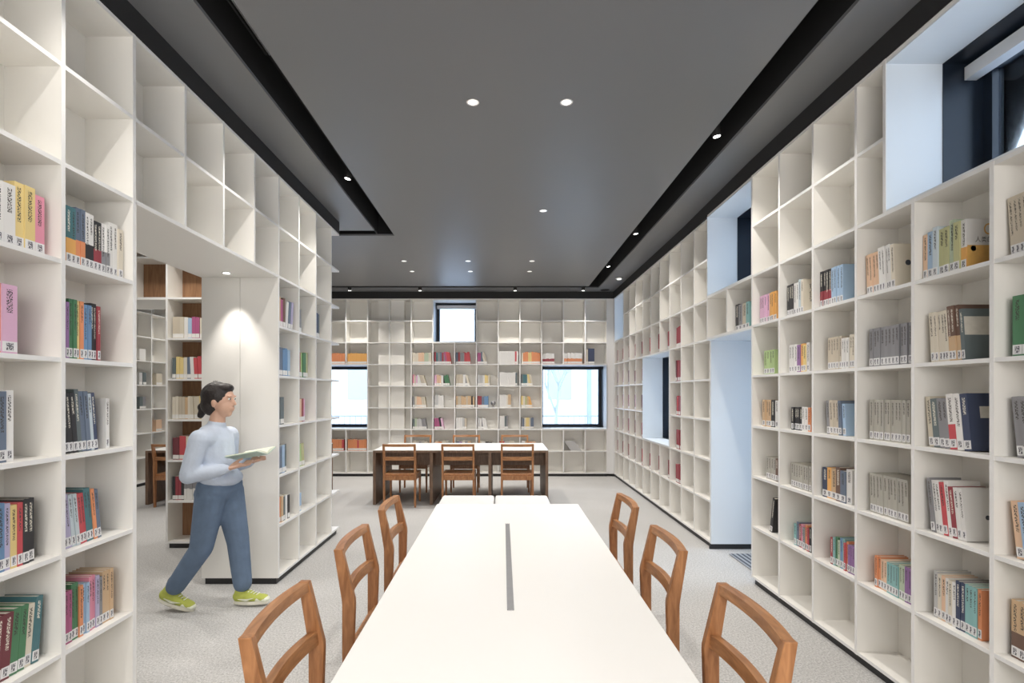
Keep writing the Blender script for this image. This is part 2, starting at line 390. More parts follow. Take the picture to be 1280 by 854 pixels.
# ------------------------------------------------------------------ windows and door
def window(n, plane, d0, u0, u1, z0, z1, bars=(), blind=False, dglass=.52, open_near=False):
    """white reveal for .29 m, then a dark metal reveal, frame and pane"""
    root = empty('window_%d' % n, (0, 0, 0), kind='structure')
    def bb(mb, a0, a1, e0, e1, y0, y1):
        if plane == 'x': mb.box(d0 + e0, d0 + e1, a0, a1, y0, y1)
        else: mb.box(a0, a1, d0 + e0, d0 + e1, y0, y1)
    z0 += .009; z1 -= .009
    t = .012
    def ring(name, e0, e1, t0, t1, m, inset=0):
        mb = MB()
        bb(mb, u0 + inset, u0 + t1, e0, e1, z0, z1); bb(mb, u1 - t1, u1 - inset, e0, e1, z0, z1)
        bb(mb, u0 + t1, u1 - t1, e0, e1, z0, z0 + t1); bb(mb, u0 + t1, u1 - t1, e0, e1, z1 - t1, z1)
        mb.build(name, M[m], root)
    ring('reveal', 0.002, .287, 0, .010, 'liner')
    ring('metal_reveal', .287, .56, 0, .013, 'darkmetal')
    ring('frame', dglass - .03, dglass + .03, 0, .062, 'darkmetal')
    mb = MB()
    for bu in bars: bb(mb, bu - .02, bu + .02, dglass - .02, dglass + .02, z0 + .05, z1 - .05)
    if bars: mb.build('mullion', M['darkmetal'], root)
    mb = MB(); bb(mb, u0 + .055, u1 - .055, dglass - .003, dglass + .003, z0 + .055, z1 - .055); mb.build('pane', M['glass'], root)
    if blind:
        mb = MB(); bb(mb, u0 + .02, u1 - .02, .39, .45, z1 - .10, z1 - .035); mb.build('blind_casing', M['white_metal'], root)
    return root
window(1, 'x', XR, *WIN_R[0], blind=True)
window(2, 'x', XR, *WIN_R[1])
window(3, 'x', XF - .01, *WIN_R[2])
window(4, 'x', XF - .01, *WIN_R[3])
window(5, 'y', YB, *WIN_B[0], blind=True)
window(6, 'y', YB, *WIN_B[1])
window(7, 'y', YB, *WIN_B[2])
dr = empty('door_1', (2.9, 4.4, 0), kind='structure')
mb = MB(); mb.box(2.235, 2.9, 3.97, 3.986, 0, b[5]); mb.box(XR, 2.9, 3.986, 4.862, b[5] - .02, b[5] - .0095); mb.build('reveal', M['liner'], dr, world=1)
mb = MB()
for y0, y1 in ((3.97, 4.03), (4.82, 4.88)): mb.box(2.88, 2.95, y0, y1, 0, b[5])
mb.box(2.88, 2.95, 4.03, 4.82, b[5] - .06, b[5]); mb.box(2.88, 2.95, 4.03, 4.82, 0, .08); mb.build('frame', M['darkmetal'], dr, world=1)
mb = MB(); mb.box(2.91, 2.916, 4.03, 4.82, .08, b[5] - .06); mb.build('pane', M['glass'], dr, world=1)
mb = MB(); mb.box(2.515, 2.95, 3.9, 3.97, 0, 2.3); mb.box(2.515, 2.95, 4.884, 4.95, 0, 2.3); mb.box(2.515, 2.95, 3.97, 4.884, b[5], 2.3)
struct('wall_porch', mb, M['wallp'])
tag(MB().box(2.085, 2.8, 4.08, 4.69, 0, .012).build('doormat', M['mat']), 'dark ribbed entrance mat on the floor in the doorway recess', 'doormat')

# ------------------------------------------------------------------ main table, stools, desks
tb = empty('table', (.03, 2.0, 0), 0, 'long white meeting table in the middle of the hall with six wooden chairs', 'table')
mb = MB(); mb.box(-.475, .48, -1.35, 1.44, .70, .74); mb.bevel(.003, 1).build('tabletop', M['table'], tb)
for x in (-.45, .405):
    for y in (-1.25, 1.375): MB().box(x, x + .05, y, y + .05, 0, .70).bevel(.004, 1).build('leg', M['deskwood'], tb)
MB().box(-.36, .36, -1.2, 1.15, .63, .70).build('apron', M['deskwood'], tb)
mb = MB(); x0 = -.003; mb.box(x0 - .012, x0 + .012, -.25, .91, .7395, .7425)
for dx in (-.012, -.001, .010): mb.box(x0 + dx, x0 + dx + .002, -.25, .91, .7425, .745)
mb.build('cable_channel', M['metal'], tb)
def stool(x0, x1, label):
    r = empty('padded_stool', ((x0 + x1) / 2, 4.95, 0), 0, label, 'stool', 'padded stools at the head of the table')
    w = (x1 - x0) / 2
    mb = MB(); mb.box(-w, w, -.25, .25, .30, .45); mb.bevel(.03, 4).build('cushion', M['pad'], r)
    MB().box(-w + .02, w - .02, -.23, .23, .06, .30).build('base', M['pad'], r)
    for sx in (-1, 1):
        for sy in (-1, 1): MB().cyl((sx * (w - .06), sy * .19, 0), .018, .06).build('foot', M['black'], r)
stool(-.612, -.084, 'pale square padded stool beyond the table end, on the walkway side')
stool(-.076, .455, 'pale square padded stool beyond the table end, on the window side')

def desk(x0, x1, y0, y1, label):
    r = empty('reading_desk', ((x0 + x1) / 2, (y0 + y1) / 2, 0), 0, label, 'desk')
    w = (x1 - x0) / 2; d = (y1 - y0) / 2; h = .73
    MB().box(-w, w, -d, d, h - .006, h).build('desktop', M['table'], r)
    MB().box(-w, w, -d, d, h - .035, h - .006).build('top_board', M['deskwood'], r)
    for x in (-w, w - .037): MB().box(x, x + .037, -d, d, 0, h - .035).build('side_panel', M['deskwood'], r)
    for fx in (.333, .667):
        x = -w + 2 * w * fx
        MB().box(x - .02, x + .02, -d, d, 0, h - .035).build('divider_panel', M['deskwood'], r)
    for y in (-.2, .2): MB().box(-w + .037, w - .037, y - .01, y + .01, .49, h - .035).build('apron', M['deskwood'], r)
    MB().box(-w + .037, w - .037, -.2, .2, .49, .50).build('cable_tray', M['deskwood'], r)
    return r
desk(-1.732, .608, 6.8, 7.8, 'long brown wooden reading desk with white top near the far wall')
desk(-4.77, -2.6, 6.8, 7.8, 'brown wooden reading desk partly seen through the walkway opening')

def make_chair():
    r = empty('dining_chair', (0, 0, 0))
    W = .215
    def rect(x0, x1, y0, y1, z): return [(x0, y0, z), (x1, y0, z), (x1, y1, z), (x0, y1, z)]
    prof = [(0, .012, .038), (.38, .0, .046), (.60, .0, .053), (.62, -.002, .052), (.83, -.036, .0)]
    for sx in (-1, 1):
        xa, xb_ = sorted((sx * W, sx * (W - .026)))
        MB().loft([rect(xa, xb_, y0, y1, z) for z, y0, y1 in prof]).bevel(.002, 1).build('back_post', M['wood'], r)
        xa, xb_ = sorted((sx * W, sx * (W - .03)))
        xc, xd = sorted((sx * (W - .004), sx * (W - .026)))
        MB().loft([rect(xc, xd, .40, .425, 0), rect(xa, xb_, .39, .43, .30), rect(xa, xb_, .39, .43, .405)]).bevel(.002, 1).build('leg', M['wood'], r)
    def rail(name, z0, z1, yo, bow, th, lean):
        n = 12; rings = []
        for i in range(n + 1):
            t = i / n; x = -W + .018 + (2 * W - .036) * t; bo = -bow * (1 - (2 * t - 1) ** 2)
            rings.append([(x, yo + bo, z0), (x, yo + bo + th, z0), (x, yo + bo + th + lean, z1), (x, yo + bo + lean, z1)])
        MB().loft(rings, smooth=False).build(name, M['wood_rail'], r)
    rail('top_rail', .797, .829, -.030, .022, .034, -.004)
    rail('back_slat', .615, .66, .012, .026, .026, -.005)
    # dished seat
    nx, ny = 10, 8; mb = MB(); g = {}
    for top in (1, 0):
        for i in range(nx + 1):
            for j in range(ny + 1):
                u, v = i / nx, j / ny
                x = (-W + .003) + (2 * W - .006) * u; y = .035 + .405 * v
                z = (.432 - .010 * (1 - (2 * u - 1) ** 2) * math.sin(math.pi * v)) if top else .408
                g[top, i, j] = mb.bm.verts.new((x, y, z))
    for i in range(nx):
        for j in range(ny):
            for top in (1, 0):
                q = [g[top, i, j], g[top, i + 1, j], g[top, i + 1, j + 1], g[top, i, j + 1]]
                f_ = mb.bm.faces.new(q if top else q[::-1]); f_.smooth = bool(top)
    bd = [(i, 0) for i in range(nx)] + [(nx, j) for j in range(ny)] + [(i, ny) for i in range(nx, 0, -1)] + [(0, j) for j in range(ny, 0, -1)]
    for k, (i, j) in enumerate(bd):
        i2, j2 = bd[(k + 1) % len(bd)]
        mb.bm.faces.new([g[0, i, j], g[0, i2, j2], g[1, i2, j2], g[1, i, j]])
    mb.build('seat', M['wood_seat'], r)
    mb = MB(); mb.box(-W + .02, W - .02, .395, .415, .355, .407); mb.box(-W + .02, W - .02, .012, .032, .355, .407)
    mb.box(-W + .004, -W + .022, .03, .40, .355, .407); mb.box(W - .022, W - .004, .03, .40, .355, .407)
    mb.build('seat_frame', M['wood'], r)
    return r
chair = make_chair(); first = [True]
def put_chair(x, y, rz, label, group):
    o = chair if first[0] else copy_tree(chair)
    first[0] = False
    o.location = (x, y, 0); o.rotation_euler = (0, 0, rz); tag(o, label, 'chair', group)
# facing +X at the walkway side, facing -X at the window side
ordn = ['first', 'second', 'third']
for i, (y, x) in enumerate(((1.578, -.674), (2.351, -.674), (3.08, -.668))):
    w_ = ['wooden chair at the near table corner on the walkway side', 'middle wooden chair of three along the walkway side of the white table', 'wooden chair on the walkway side by the far end of the white table'][i]
    put_chair(x, y, R(-90), w_, 'wooden chairs around the white table')
for i, (y, x) in enumerate(((1.555, .742), (2.333, .736), (3.15, .752))):
    w_ = ['wooden chair at the near table corner on the window side', 'middle wooden chair of three along the window side of the white table', 'wooden chair on the window side by the far end of the white table'][i]
    put_chair(x, y, R(90), w_, 'wooden chairs around the white table')
dn = ['end seat toward the pillar', 'middle seat', 'end seat toward the windows']
for i, x in enumerate((-1.345, -.582, .19)):
    put_chair(x, 6.63, 0, 'wooden chair on the near side of the brown desk, ' + dn[i], 'wooden chairs at the brown desk')
for i, x in enumerate((-1.345, -.575, .19)):
    put_chair(x, 8.07, R(180), 'wooden chair on the far side of the brown desk, ' + dn[i], 'wooden chairs at the brown desk')
put_chair(-4.34, 6.63, 0, 'wooden chair at the desk glimpsed through the walkway opening', 'wooden chairs in the second room')

# ------------------------------------------------------------------ books
PAL = dict(
    orange=(.80, .25, .06), tan=(.62, .40, .20), white=(.74, .73, .71), cream=(.70, .63, .50), yellow=(.80, .60, .18), pink=(.75, .22, .34),
    green=(.05, .22, .09), blue=(.10, .26, .50), black=(.02, .02, .025), crimson=(.34, .02, .04), navy=(.03, .05, .12), teal=(.04, .18, .21),
    lilac=(.42, .38, .60), red=(.62, .03, .05), maroon=(.18, .02, .035), grey=(.24, .24, .26), stone=(.43, .41, .35), beige=(.56, .48, .36),
    peach=(.80, .50, .30), brown=(.16, .08, .05), olive=(.50, .50, .22), skyblue=(.32, .50, .72), aqua=(.20, .48, .48), purple=(.30, .12, .38),
    lime=(.42, .60, .22), slate=(.11, .15, .16), rose=(.75, .40, .62), amber=(.85, .40, .04), magenta=(.45, .06, .22), sand=(.62, .55, .42),
    steel=(.12, .17, .26), paleblue=(.5, .6, .66), palegreen=(.45, .55, .38), silver=(.5, .5, .5))
for _k in PAL:
    _l = sum(PAL[_k]) / 3; PAL[_k] = tuple(.78 * c_ + .20 * _l + .012 for c_ in PAL[_k])
WORDS = dict(skyblue='sky blue', paleblue='pale blue', palegreen='pale green', steel='steel blue')
ORD = ['first', 'second', 'third', 'fourth', 'fifth', 'sixth', 'seventh', 'eighth', 'ninth', 'tenth', 'eleventh', 'twelfth', 'thirteenth', 'fourteenth']
def uv_spine(me, fi, lay='spine', h0=0., h1=1., w=None):
    uvl = me.uv_layers.new(name=lay)
    for p in me.polygons:
        for li in p.loop_indices: uvl.data[li].uv = (9, me.vertices[me.loops[li].vertex_index].co.z / h1 if h1 else 0)
    for i in fi:
        p = me.polygons[i]
        for li in p.loop_indices:
            co = me.vertices[me.loops[li].vertex_index].co
            uvl.data[li].uv = (co.x / w - .5, (co.z - h0) / (h1 - h0))
def book(loc, rz, t, h, d, col, lean, label, group, two=None, split=-1, stick=True):
    """local: x = thickness from 0 to t, spine toward -y at y=0, depth d to +y; lean in radians about y"""
    cv = MB(); e = .0015
    cv.box(0, t, 0, .002, 0, h); cv.box(0, e, .002, d, 0, h); cv.box(t - e, t, .002, d, 0, h)
    o = cv.build('book', M['book'])
    # the spine face is the only one of the first box facing -y
    fi = [p.index for p in o.data.polygons if p.normal.y < -.9 and abs(p.center.y) < 1e-4]
    uv_spine(o.data, fi, h1=h, w=t)
    o.location = loc; o.rotation_euler = (Matrix.Rotation(rz, 3, 'Z') @ Matrix.Rotation(lean, 3, 'Y')).to_euler()
    j = 1 + random.uniform(-.06, .06)
    o['tone'] = [min(1, c_ * j) for c_ in PAL[col]]; o['tone2'] = list(PAL[two] if two else PAL[col]); o['split'] = float(split)
    tag(o, label, 'book', group)
    MB().box(e, t - e, .002, d - .003, .003, h - .003).build('pages', M['paper'], o)
    if stick:
        sk = MB(); sk.box(.0006, t - .0006, -.0008, -.0001, .008, .045)
        so = sk.build('call_label', M['sticker'], o)
        uv_spine(so.data, [p.index for p in so.data.polygons if p.normal.y < -.9], h0=.008, h1=.045, w=t)
    return o
VX, FPX = 628.4, 637.
def fill(side, row, x0, x1, h, spec, colname, set_=.035, lean=0., d=.15, two=None, split=-1, gaps=()):
    """a run of books on one shelf; x0, x1: where the run starts and ends along the shelf as measured"""
    Xp = (XR if side == 'R' else XL) + set_
    items = []
    for it in spec.split():
        nm, _, n = it.partition('*'); items += [nm] * int(n or 1)
    y0 = FPX * Xp / abs(x0 - VX); y1 = FPX * Xp / abs(x1 - VX)
    L = abs(y1 - y0); ws = [random.uniform(.85, 1.15) if side else 1 for _ in items]
    if len(set(items)) <= 2: ws = [1] * len(items)
    k = L / sum(ws); u = 0; z = b[row] + TB / 2 + .0005; out = []
    hh = 0
    for i, nm in enumerate(items):
        t = ws[i] * k - .0006
        nm2, _, tw = nm.partition('/')
        if nm != (items[i - 1] if i else None): hh = random.uniform(-.012, .012) if len(set(items)) > 2 else 0
        hb = h + hh; ss = random.uniform(0, .008)
        le = -lean if side == 'R' else lean
        tt = t * math.cos(lean) if lean else t
        # y of the left edge as seen from the hall
        if side == 'R': loc = (Xp + ss, y0 - u, z); rz = R(-90)
        else: loc = (-(Xp + ss), y0 + u, z); rz = R(90)
        lz = 0
        if lean < 0: pass
        if lean: lz = abs(math.sin(lean)) * tt if lean > 0 else 0
        loc = (loc[0], loc[1], z + lz)
        pos = ORD[i] if i < len(ORD) else 'last'
        lab = '%s book, %s along, %s shelf from the floor, %s' % (WORDS.get(nm2, nm2), pos, ORD[row], colname)
        o = book(loc, rz, tt, hb, d + random.uniform(-.008, .008), nm2, lean, lab, 'books in the ' + ('window' if side == 'R' else 'walkway') + ' bookcase', tw or two, .45 if tw else split)
        out.append(o); u += ws[i] * k
    return out
CA, CBn = 'column beside the walkway opening', 'second column from the walkway opening'
Lb = lambda *a, **k: fill('L', *a, **k)
# walkway bookcase
Lb(5, -22, 56, .235, 'tan white*2 yellow*2 pink', CBn)
Lb(4, -18, 22, .25, 'orange rose', CBn)
Lb(3, -14, 19, .25, 'red steel white', CBn)
Lb(2, -18, 45, .235, 'cream orange blue lilac yellow red black*2', CBn, split=-1)
Lb(1, -22, 49, .24, 'lilac maroon*2 green*2 cream teal', CBn, lean=R(5))
Lb(5, 83, 154, .235, 'teal/amber*2 steel/orange*2 white/black*2 black/crimson*2 white/grey*2 white*2 cream', CA)
Lb(4, 83, 126, .24, 'purple green*2 yellow orange blue*2 black*2 crimson', CA)
Lb(3, 82, 124, .255, 'black*3 slate steel*2 paleblue navy', CA, lean=R(-5))
Lb(3, 133.5, 138, .225, 'white', CA + ', standing alone')
Lb(2, 82, 128, .225, 'lilac*2 paleblue*2 red*2 teal*2 orange steel', CA, lean=R(-6))
Lb(1, 82, 142, .225, 'magenta*2 green*2 orange skyblue*2 pink*2 lilac grey tan*3', CA)
# window bookcase
cn = ['column beside the doorway recess'] + ['%s column from the doorway recess' % ORD[i] for i in range(1, 6)]
Rb = lambda *a, **k: fill('R', *a, **k)
Rb(5, 919, 936, .22, 'black grey beige aqua', 'above the doorway recess', set_=.05)
Rb(5, 949, 970, .215, 'rose*4 amber*3', cn[0])
q1 = Rb(5, 983, 1003, .225, 'black*3 white*2 paleblue cream', cn[1])
q2 = Rb(5, 1025, 1052, .225, 'black/crimson*4 skyblue*4', cn[2])
q3 = Rb(5, 1083, 1119, .225, 'peach*4 white*4 cream', cn[3], lean=R(-3))
q4 = Rb(5, 1154, 1206, .222, 'peach skyblue paleblue olive*2 palegreen olive white/amber', cn[4])
Rb(5, 1262, 1308, .235, 'beige*7', cn[5], lean=R(-4))
Rb(4, 955, 968, .18, 'lime*4', cn[0])
Rb(4, 986, 1011, .19, 'white*3 purple amber yellow white', cn[1])
Rb(4, 1034, 1068, .19, 'beige*5 white*3 cream*2', cn[2])
Rb(4, 1086, 1139, .205, 'grey*11', cn[3])
q5 = Rb(4, 1164, 1205, .235, 'cream*5 brown/tan*3 slate', cn[4], lean=R(-4))
Rb(4, 1265, 1290, .235, 'green*2', cn[5])
Rb(3, 953, 972, .19, 'tan*3 black white', cn[0])
Rb(3, 989, 1012, .165, 'black*4 white*2 orange', cn[1])
q6 = Rb(3, 1033, 1056, .195, 'grey beige*3 steel skyblue', cn[2], lean=R(-3))
Rb(3, 1087, 1136, .215, 'stone*11', cn[3])
q7 = Rb(3, 1160, 1214, .235, 'sand slate grey*2 white/red white navy', cn[4], lean=R(-6))
Rb(3, 1270, 1300, .235, 'grey*3', cn[5], lean=R(-6))
Rb(2, 957, 972, .165, 'stone*4 brown', cn[0])
Rb(2, 988, 1013, .165, 'stone*8', cn[1])
Rb(2, 1027, 1064, .19, 'navy amber tan brown steel white', cn[2])
Rb(2, 1087, 1136, .21, 'stone*11', cn[3], lean=R(-2))
q8 = Rb(2, 1164, 1207, .235, 'grey white*2 red white crimson white*2', cn[4], lean=R(-7))
Rb(2, 1270, 1290, .22, 'peach skyblue', cn[5], lean=R(-7))
Rb(1, 961, 964, .26, 'black', cn[0], lean=R(10))
Rb(1, 992, 1013, .155, 'aqua steel crimson pink grey orange red black', cn[1])
Rb(1, 1038, 1068, .17, 'crimson aqua green palegreen blue aqua red orange purple*3', cn[2])
Rb(1, 1093, 1139, .165, 'orange*2 peach*2 aqua*4 palegreen*2 purple*2', cn[3])
q9 = Rb(1, 1166, 1226, .205, 'silver cream peach white cream white navy*2 aqua*3 orange', cn[4])
Rb(1, 1262, 1300, .225, 'tan/brown*2 yellow*2', cn[5])
def cover_text(o, t, h, body, size, z, y, vertical=True):
    cu = bpy.data.curves.new('cover_title', 'FONT'); cu.body = '\n'.join(body) if vertical else body; cu.size = size; cu.space_line = .85
    cu.align_x = 'CENTER'; cu.materials.append(M['ink'])
    c_ = bpy.data.objects.new('cover_title', cu); COL.objects.link(c_); c_.parent = o
    c_.location = (t + .0008, y, z); c_.rotation_euler = (R(90), 0, R(90))
def dims(o):
    xs = [v.co.x for v in o.data.vertices]; zs = [v.co.z for v in o.data.vertices]; return max(xs), max(zs)
def patch(o, y0, y1, z0, z1, col, name='cover_patch'):
    t, h = dims(o)
    MB().box(t + .0001, t + .0007, y0, y1, z0, z1).build(name, col, o)
def disc(o, y, z, r, col, name='cover_motif'):
    t, h = dims(o); MB().cyl((t + .0001, y, z), r, .0006, axis='x').build(name, col, o)
pm = lambda n, c_: plain(n, c_, .6, var=.15, scale=40)
PTAN, PWH, PDK, POR, PGR = pm('tan_print', (.62, .42, .25)), pm('white_print', (.66, .63, .56)), pm('dark_print', (.05, .06, .08)), pm('orange_print', (.72, .42, .12)), pm('green_print', (.10, .30, .14))
cover_text(q1[-1], *dims(q1[-1]), '狂人日记', .034, .165, .055)
disc(q2[-1], .12, .12, .028, PTAN)
disc(q3[-1], .07, .13, .014, PDK)
t_, h_ = dims(q4[-1]); patch(q4[-1], .004, .14, .003, h_ * .48, POR); cover_text(q4[-1], t_, h_, '人类的', .026, h_ * .55, .075, False); disc(q4[-1], .03, .09, .012, PGR)
rg = MB(); n_ = 18
rg.loft([[(t_ + .0001 + (.0006 if k_ > 1 else 0), .095 + (r_ * math.cos(a_)), h_ * .80 + r_ * 1.2 * math.sin(a_)) for k_, r_ in ((0, .020), (1, .015), (2, .015), (3, .020))] for a_ in [R(60 + 300 * i_ / n_) for i_ in range(n_ + 1)]]); rg.build('cover_motif', POR, q4[-1])
patch(q5[-1], .004, .14, .11, .19, PWH)
patch(q7[-1], .05, .10, .14, .19, PWH)
disc(q8[-1], .10, .10, .010, PDK)
disc(q9[-1], .06, .09, .016, PDK)
q7[-1]['label'] = 'large navy book with small pale title patch, fourth shelf from the floor'
q1[-1]['label'] = 'cream book with black vertical title, last one before the gap, sixth shelf from the floor'
q4[-1]['label'] = 'thick white book with orange lower half and green leaf, sixth shelf from the floor'

# distant rows of books: beyond the three hundred nearest, built as one object
far_bm = bmesh.new(); far = []
def far_box(F, u0, u1, e0, e1, z0, z1, col, lean=0., two=None, split=-1):
    """box in a shelf frame with a lean along u"""
    def pt(u, e, z):
        uu = u + (z - z0) * math.tan(lean); return F(uu, e, z)
    q = [pt(u0, e0, z0), pt(u1, e0, z0), pt(u1, e1, z0), pt(u0, e1, z0), pt(u0, e0, z1), pt(u1, e0, z1), pt(u1, e1, z1), pt(u0, e1, z1)]
    v = [far_bm.verts.new(p) for p in q]
    for fi, f_ in enumerate(((0, 3, 2, 1), (4, 5, 6, 7), (0, 1, 5, 4), (1, 2, 6, 5), (2, 3, 7, 6), (3, 0, 4, 7))):
        fc = far_bm.faces.new([v[i] for i in f_])
        far.append((fi == 2, PAL[col] if fi != 1 else (.66, .62, .54), PAL[two or col], split, (z0, z1)))
def far_run(F, u0, u1, row, h, spec, lean=0., e=.03, d=.15, sticker_=True):
    items = []
    for it in spec.split():
        nm, _, n = it.partition('*'); items += [nm] * int(n or 1)
    k = (u1 - u0) / len(items); z = b[row] + TB / 2 + .0005
    for i, nm in enumerate(items):
        nm, _, tw = nm.partition('/')
        ua = u0 + k * i; ub = ua + k * .94 if u1 > u0 else ua + k * .94
        hb = h + random.uniform(-.01, .01); ee = e + random.uniform(0, .01)
        lz = lean if i > len(items) * .5 else 0
        far_box(F, ua, ub, ee, ee + d, z, z + hb, nm, lz, tw or None, .5 if tw else -1)
        if sticker_: far_box(F, ua, ub, ee - .001, ee, z + .008, z + .045, 'white', lz)
FB = frame_fn('B', YB)
def cell(i, row, f0, f1, h, spec, lean=0.):
    far_run(FB, bx(i) + .012 + .366 * f0, bx(i) + .012 + .366 * f1, row, h, spec, lean)
for i in (-4, -3, -2, -1): cell(i, 5, 0, .96, .19, 'orange*14')
cell(0, 5, .02, .97, .19, 'amber*14')
cell(3, 5, .02, .95, .2, 'cream*4 peach*4 palegreen*3 sand*2'); cell(4, 5, .02, .86, .21, 'crimson teal grey steel crimson grey magenta red*2', -.15)
cell(5, 5, .02, .75, .21, 'steel crimson grey*2 red*3', -.12); cell(6, 5, .02, .5, .21, 'magenta*2 steel*2 cream beige', -.25)
cell(7, 5, 0, .95, .23, 'white*10 red white'); cell(8, 5, .04, .97, .21, 'cream orange*3 yellow*2 orange*5', 0)
cell(9, 5, .02, .6, .19, 'white/crimson*9'); cell(10, 5, .02, .9, .20, 'white/orange*11'); cell(11, 5, .0, .12, .26, 'beige*2'); cell(11, 5, .13, .45, .28, 'navy', 0)
cell(3, 4, .03, .72, .19, 'pink cream rose white*3 beige*2 sand', -.3); cell(4, 4, .03, .8, .19, 'rose peach*2 white black green*2', -.2)
cell(5, 4, .03, .72, .2, 'beige*3 white grey cream', -.25); cell(6, 4, .03, .62, .19, 'silver*3 white yellow*2 sand'); cell(7, 4, .03, .9, .24, 'white*9 slate'); cell(8, 4, .03, .62, .2, 'slate teal*2 cream yellow sand', -.2)
cell(3, 3, .03, .7, .19, 'grey cream peach*3 sand*2', -.15); cell(4, 3, .03, .48, .22, 'silver*2 white*3'); cell(5, 3, .03, .93, .2, 'tan beige*2 tan*3 beige tan*2 black tan')
cell(6, 3, .02, .55, .2, 'crimson*3 steel*2 blue*3'); cell(7, 3, .03, .6, .23, 'white*5 cream tan*2'); cell(8, 3, .03, .6, .2, 'yellow cream olive tan amber*2', -.25)
cell(3, 2, .03, .72, .19, 'slate palegreen silver*3 grey*2', -.15); cell(4, 2, .03, .5, .2, 'magenta*3 black rose', -.15); cell(5, 2, .03, .55, .2, 'white*3 silver beige'); cell(6, 2, .03, .5, .2, 'silver white grey white*2', -.15)
cell(7, 2, .03, .45, .24, 'white*3 slate grey'); cell(8, 2, .03, .65, .2, 'grey steel cream yellow*2 sand steel*2')
for i, sp in ((3, 'beige silver grey stone beige'), (4, 'peach orange sand stone'), (5, 'steel purple cream grey tan'), (6, 'cream white black*2'), (7, 'red silver cream'), (8, 'white tan orange peach')): cell(i, 1, .05, .75, .17, sp)
cell(-3, 1, .02, .9, .2, 'orange*10'); cell(-2, 1, .02, .9, .2, 'orange*10'); cell(-1, 1, .02, .9, .2, 'orange*9 red'); cell(0, 1, .04, .96, .2, 'orange*6 red orange*5')
# red books, one or two to a bay, on the far run of the window side
FF = frame_fn('R', XF)
for a, c_, r in cf:
    if r in (0, 6, 7) or a < 5.6: continue
    wd = .235 if a < 5.7 else (.135 + .012 * (a - 6))
    far_run(FF, a + .012, a + .012 + wd, r, random.uniform(.21, .24), random.choice(('crimson*4 red maroon', 'crimson red crimson*2 maroon', 'maroon crimson*3')), e=.022)
FP = frame_fn('L', XL)
def pil(c0, row, w, h, spec, lean=0.): far_run(FP, UP[c0] + .012, UP[c0] + .012 + w + .05, row, h, spec, lean, e=.018)
pil(0, 5, .24, .23, 'cream tan magenta brown white steel lilac', .12); pil(1, 5, .06, .2, 'slate grey'); pil(2, 5, .1, .24, 'navy*2 slate')
pil(0, 4, .2, .22, 'slate steel*2 blue*2 skyblue'); pil(1, 4, .2, .22, 'maroon crimson lime green*2 olive')
pil(0, 3, .09, .22, 'black slate'); pil(1, 3, .14, .2, 'paleblue peach crimson rose')
pil(0, 2, .14, .22, 'navy steel skyblue slate'); pil(1, 2, .12, .2, 'black lime olive', -.1)
pil(0, 1, .19, .2, 'brown orange tan slate white black'); pil(1, 1, .06, .15, 'blue skyblue')
FA = frame_fn('B', 4.88)
def alc(c0, row, w, h, spec, lean=0.):
    u = [-3.217, -2.827][c0] + .012; far_run(FA, u + .02, u + .02 + w, row, h, spec, lean, e=.03)
alc(0, 5, .30, .20, 'beige*2 sand white skyblue magenta*2 cream'); alc(0, 4, .32, .21, 'slate yellow*2 cream steel white red*3', -.05)
alc(0, 3, .33, .22, 'cream*2 beige*2 tan cream sand*3 yellow*2', -.05); alc(0, 2, .3, .22, 'maroon*2 red*2 cream tan*2 crimson*2'); alc(0, 1, .33, .22, 'black crimson*2 black grey/white*8')
for r, sp in ((5, 'cream sand'), (4, 'rose'), (3, 'cream*2'), (2, 'tan amber')): alc(1, r, .2, .2, sp)
FQ = frame_fn('L', 5.78)
for k, r, sp in ((4, 5, 'magenta steel'), (4, 4, 'cream sand cream'), (4, 3, 'cream tan cream'), (4, 2, 'brown amber*2'), (4, 1, 'navy grey'), (5, 4, 'silver slate'), (5, 3, 'slate grey'), (6, 2, 'peach'), (5, 5, 'white'), (6, 4, 'sand')):
    u = 6.05 + P * k + .06; far_run(FQ, u + .1, u + .25, r, .2, sp)
for i_ in range(8): far_box(FB, bx(10) + .14 + .024 * i_, bx(10) + .162 + .024 * i_, .03, .17, b[1] + .0095, b[1] + .19, 'silver', -.65)
me = bpy.data.meshes.new('book_rows'); far_bm.to_mesh(me); far_bm.free(); me.materials.append(M['bookrow'])
ca1 = me.color_attributes.new('tone', 'FLOAT_COLOR', 'CORNER'); ca2 = me.color_attributes.new('tone2', 'FLOAT_COLOR', 'CORNER')
sp_ = me.attributes.new('split', 'FLOAT', 'FACE'); uvl = me.uv_layers.new(name='spine')
for p in me.polygons:
    spine, c1_, c2_, sl, (za, zb_) = far[p.index]
    sp_.data[p.index].value = sl
    for li in p.loop_indices:
        ca1.data[li].color = (*c1_, 1); ca2.data[li].color = (*c2_, 1)
        uvl.data[li].uv = (9, (me.vertices[me.loops[li].vertex_index].co.z - za) / (zb_ - za))
o = bpy.data.objects.new('book_rows', me); COL.objects.link(o)
tag(o, 'many small books standing in rows on the distant shelves', 'books', kind='stuff')
# slanted wire rack, globe
t = empty('table_globe', (bx(6) + .30, YB + .07, b[3] + .009), 0, 'small grey globe on a stand at the end of a far wall book row', 'globe')
g = bmesh.new(); bmesh.ops.create_uvsphere(g, u_segments=20, v_segments=12, radius=.045); bmesh.ops.translate(g, verts=g.verts, vec=(0, 0, .075)); mb = MB(); mb.bm.free(); mb.bm = g
for f_ in g.faces: f_.smooth = True
mb.build('ball', M['metal'], t); MB().cyl((0, 0, 0), .035, .01).build('base', M['metal'], t); MB().cyl((0, 0, .01), .008, .03).build('stem', M['metal'], t)

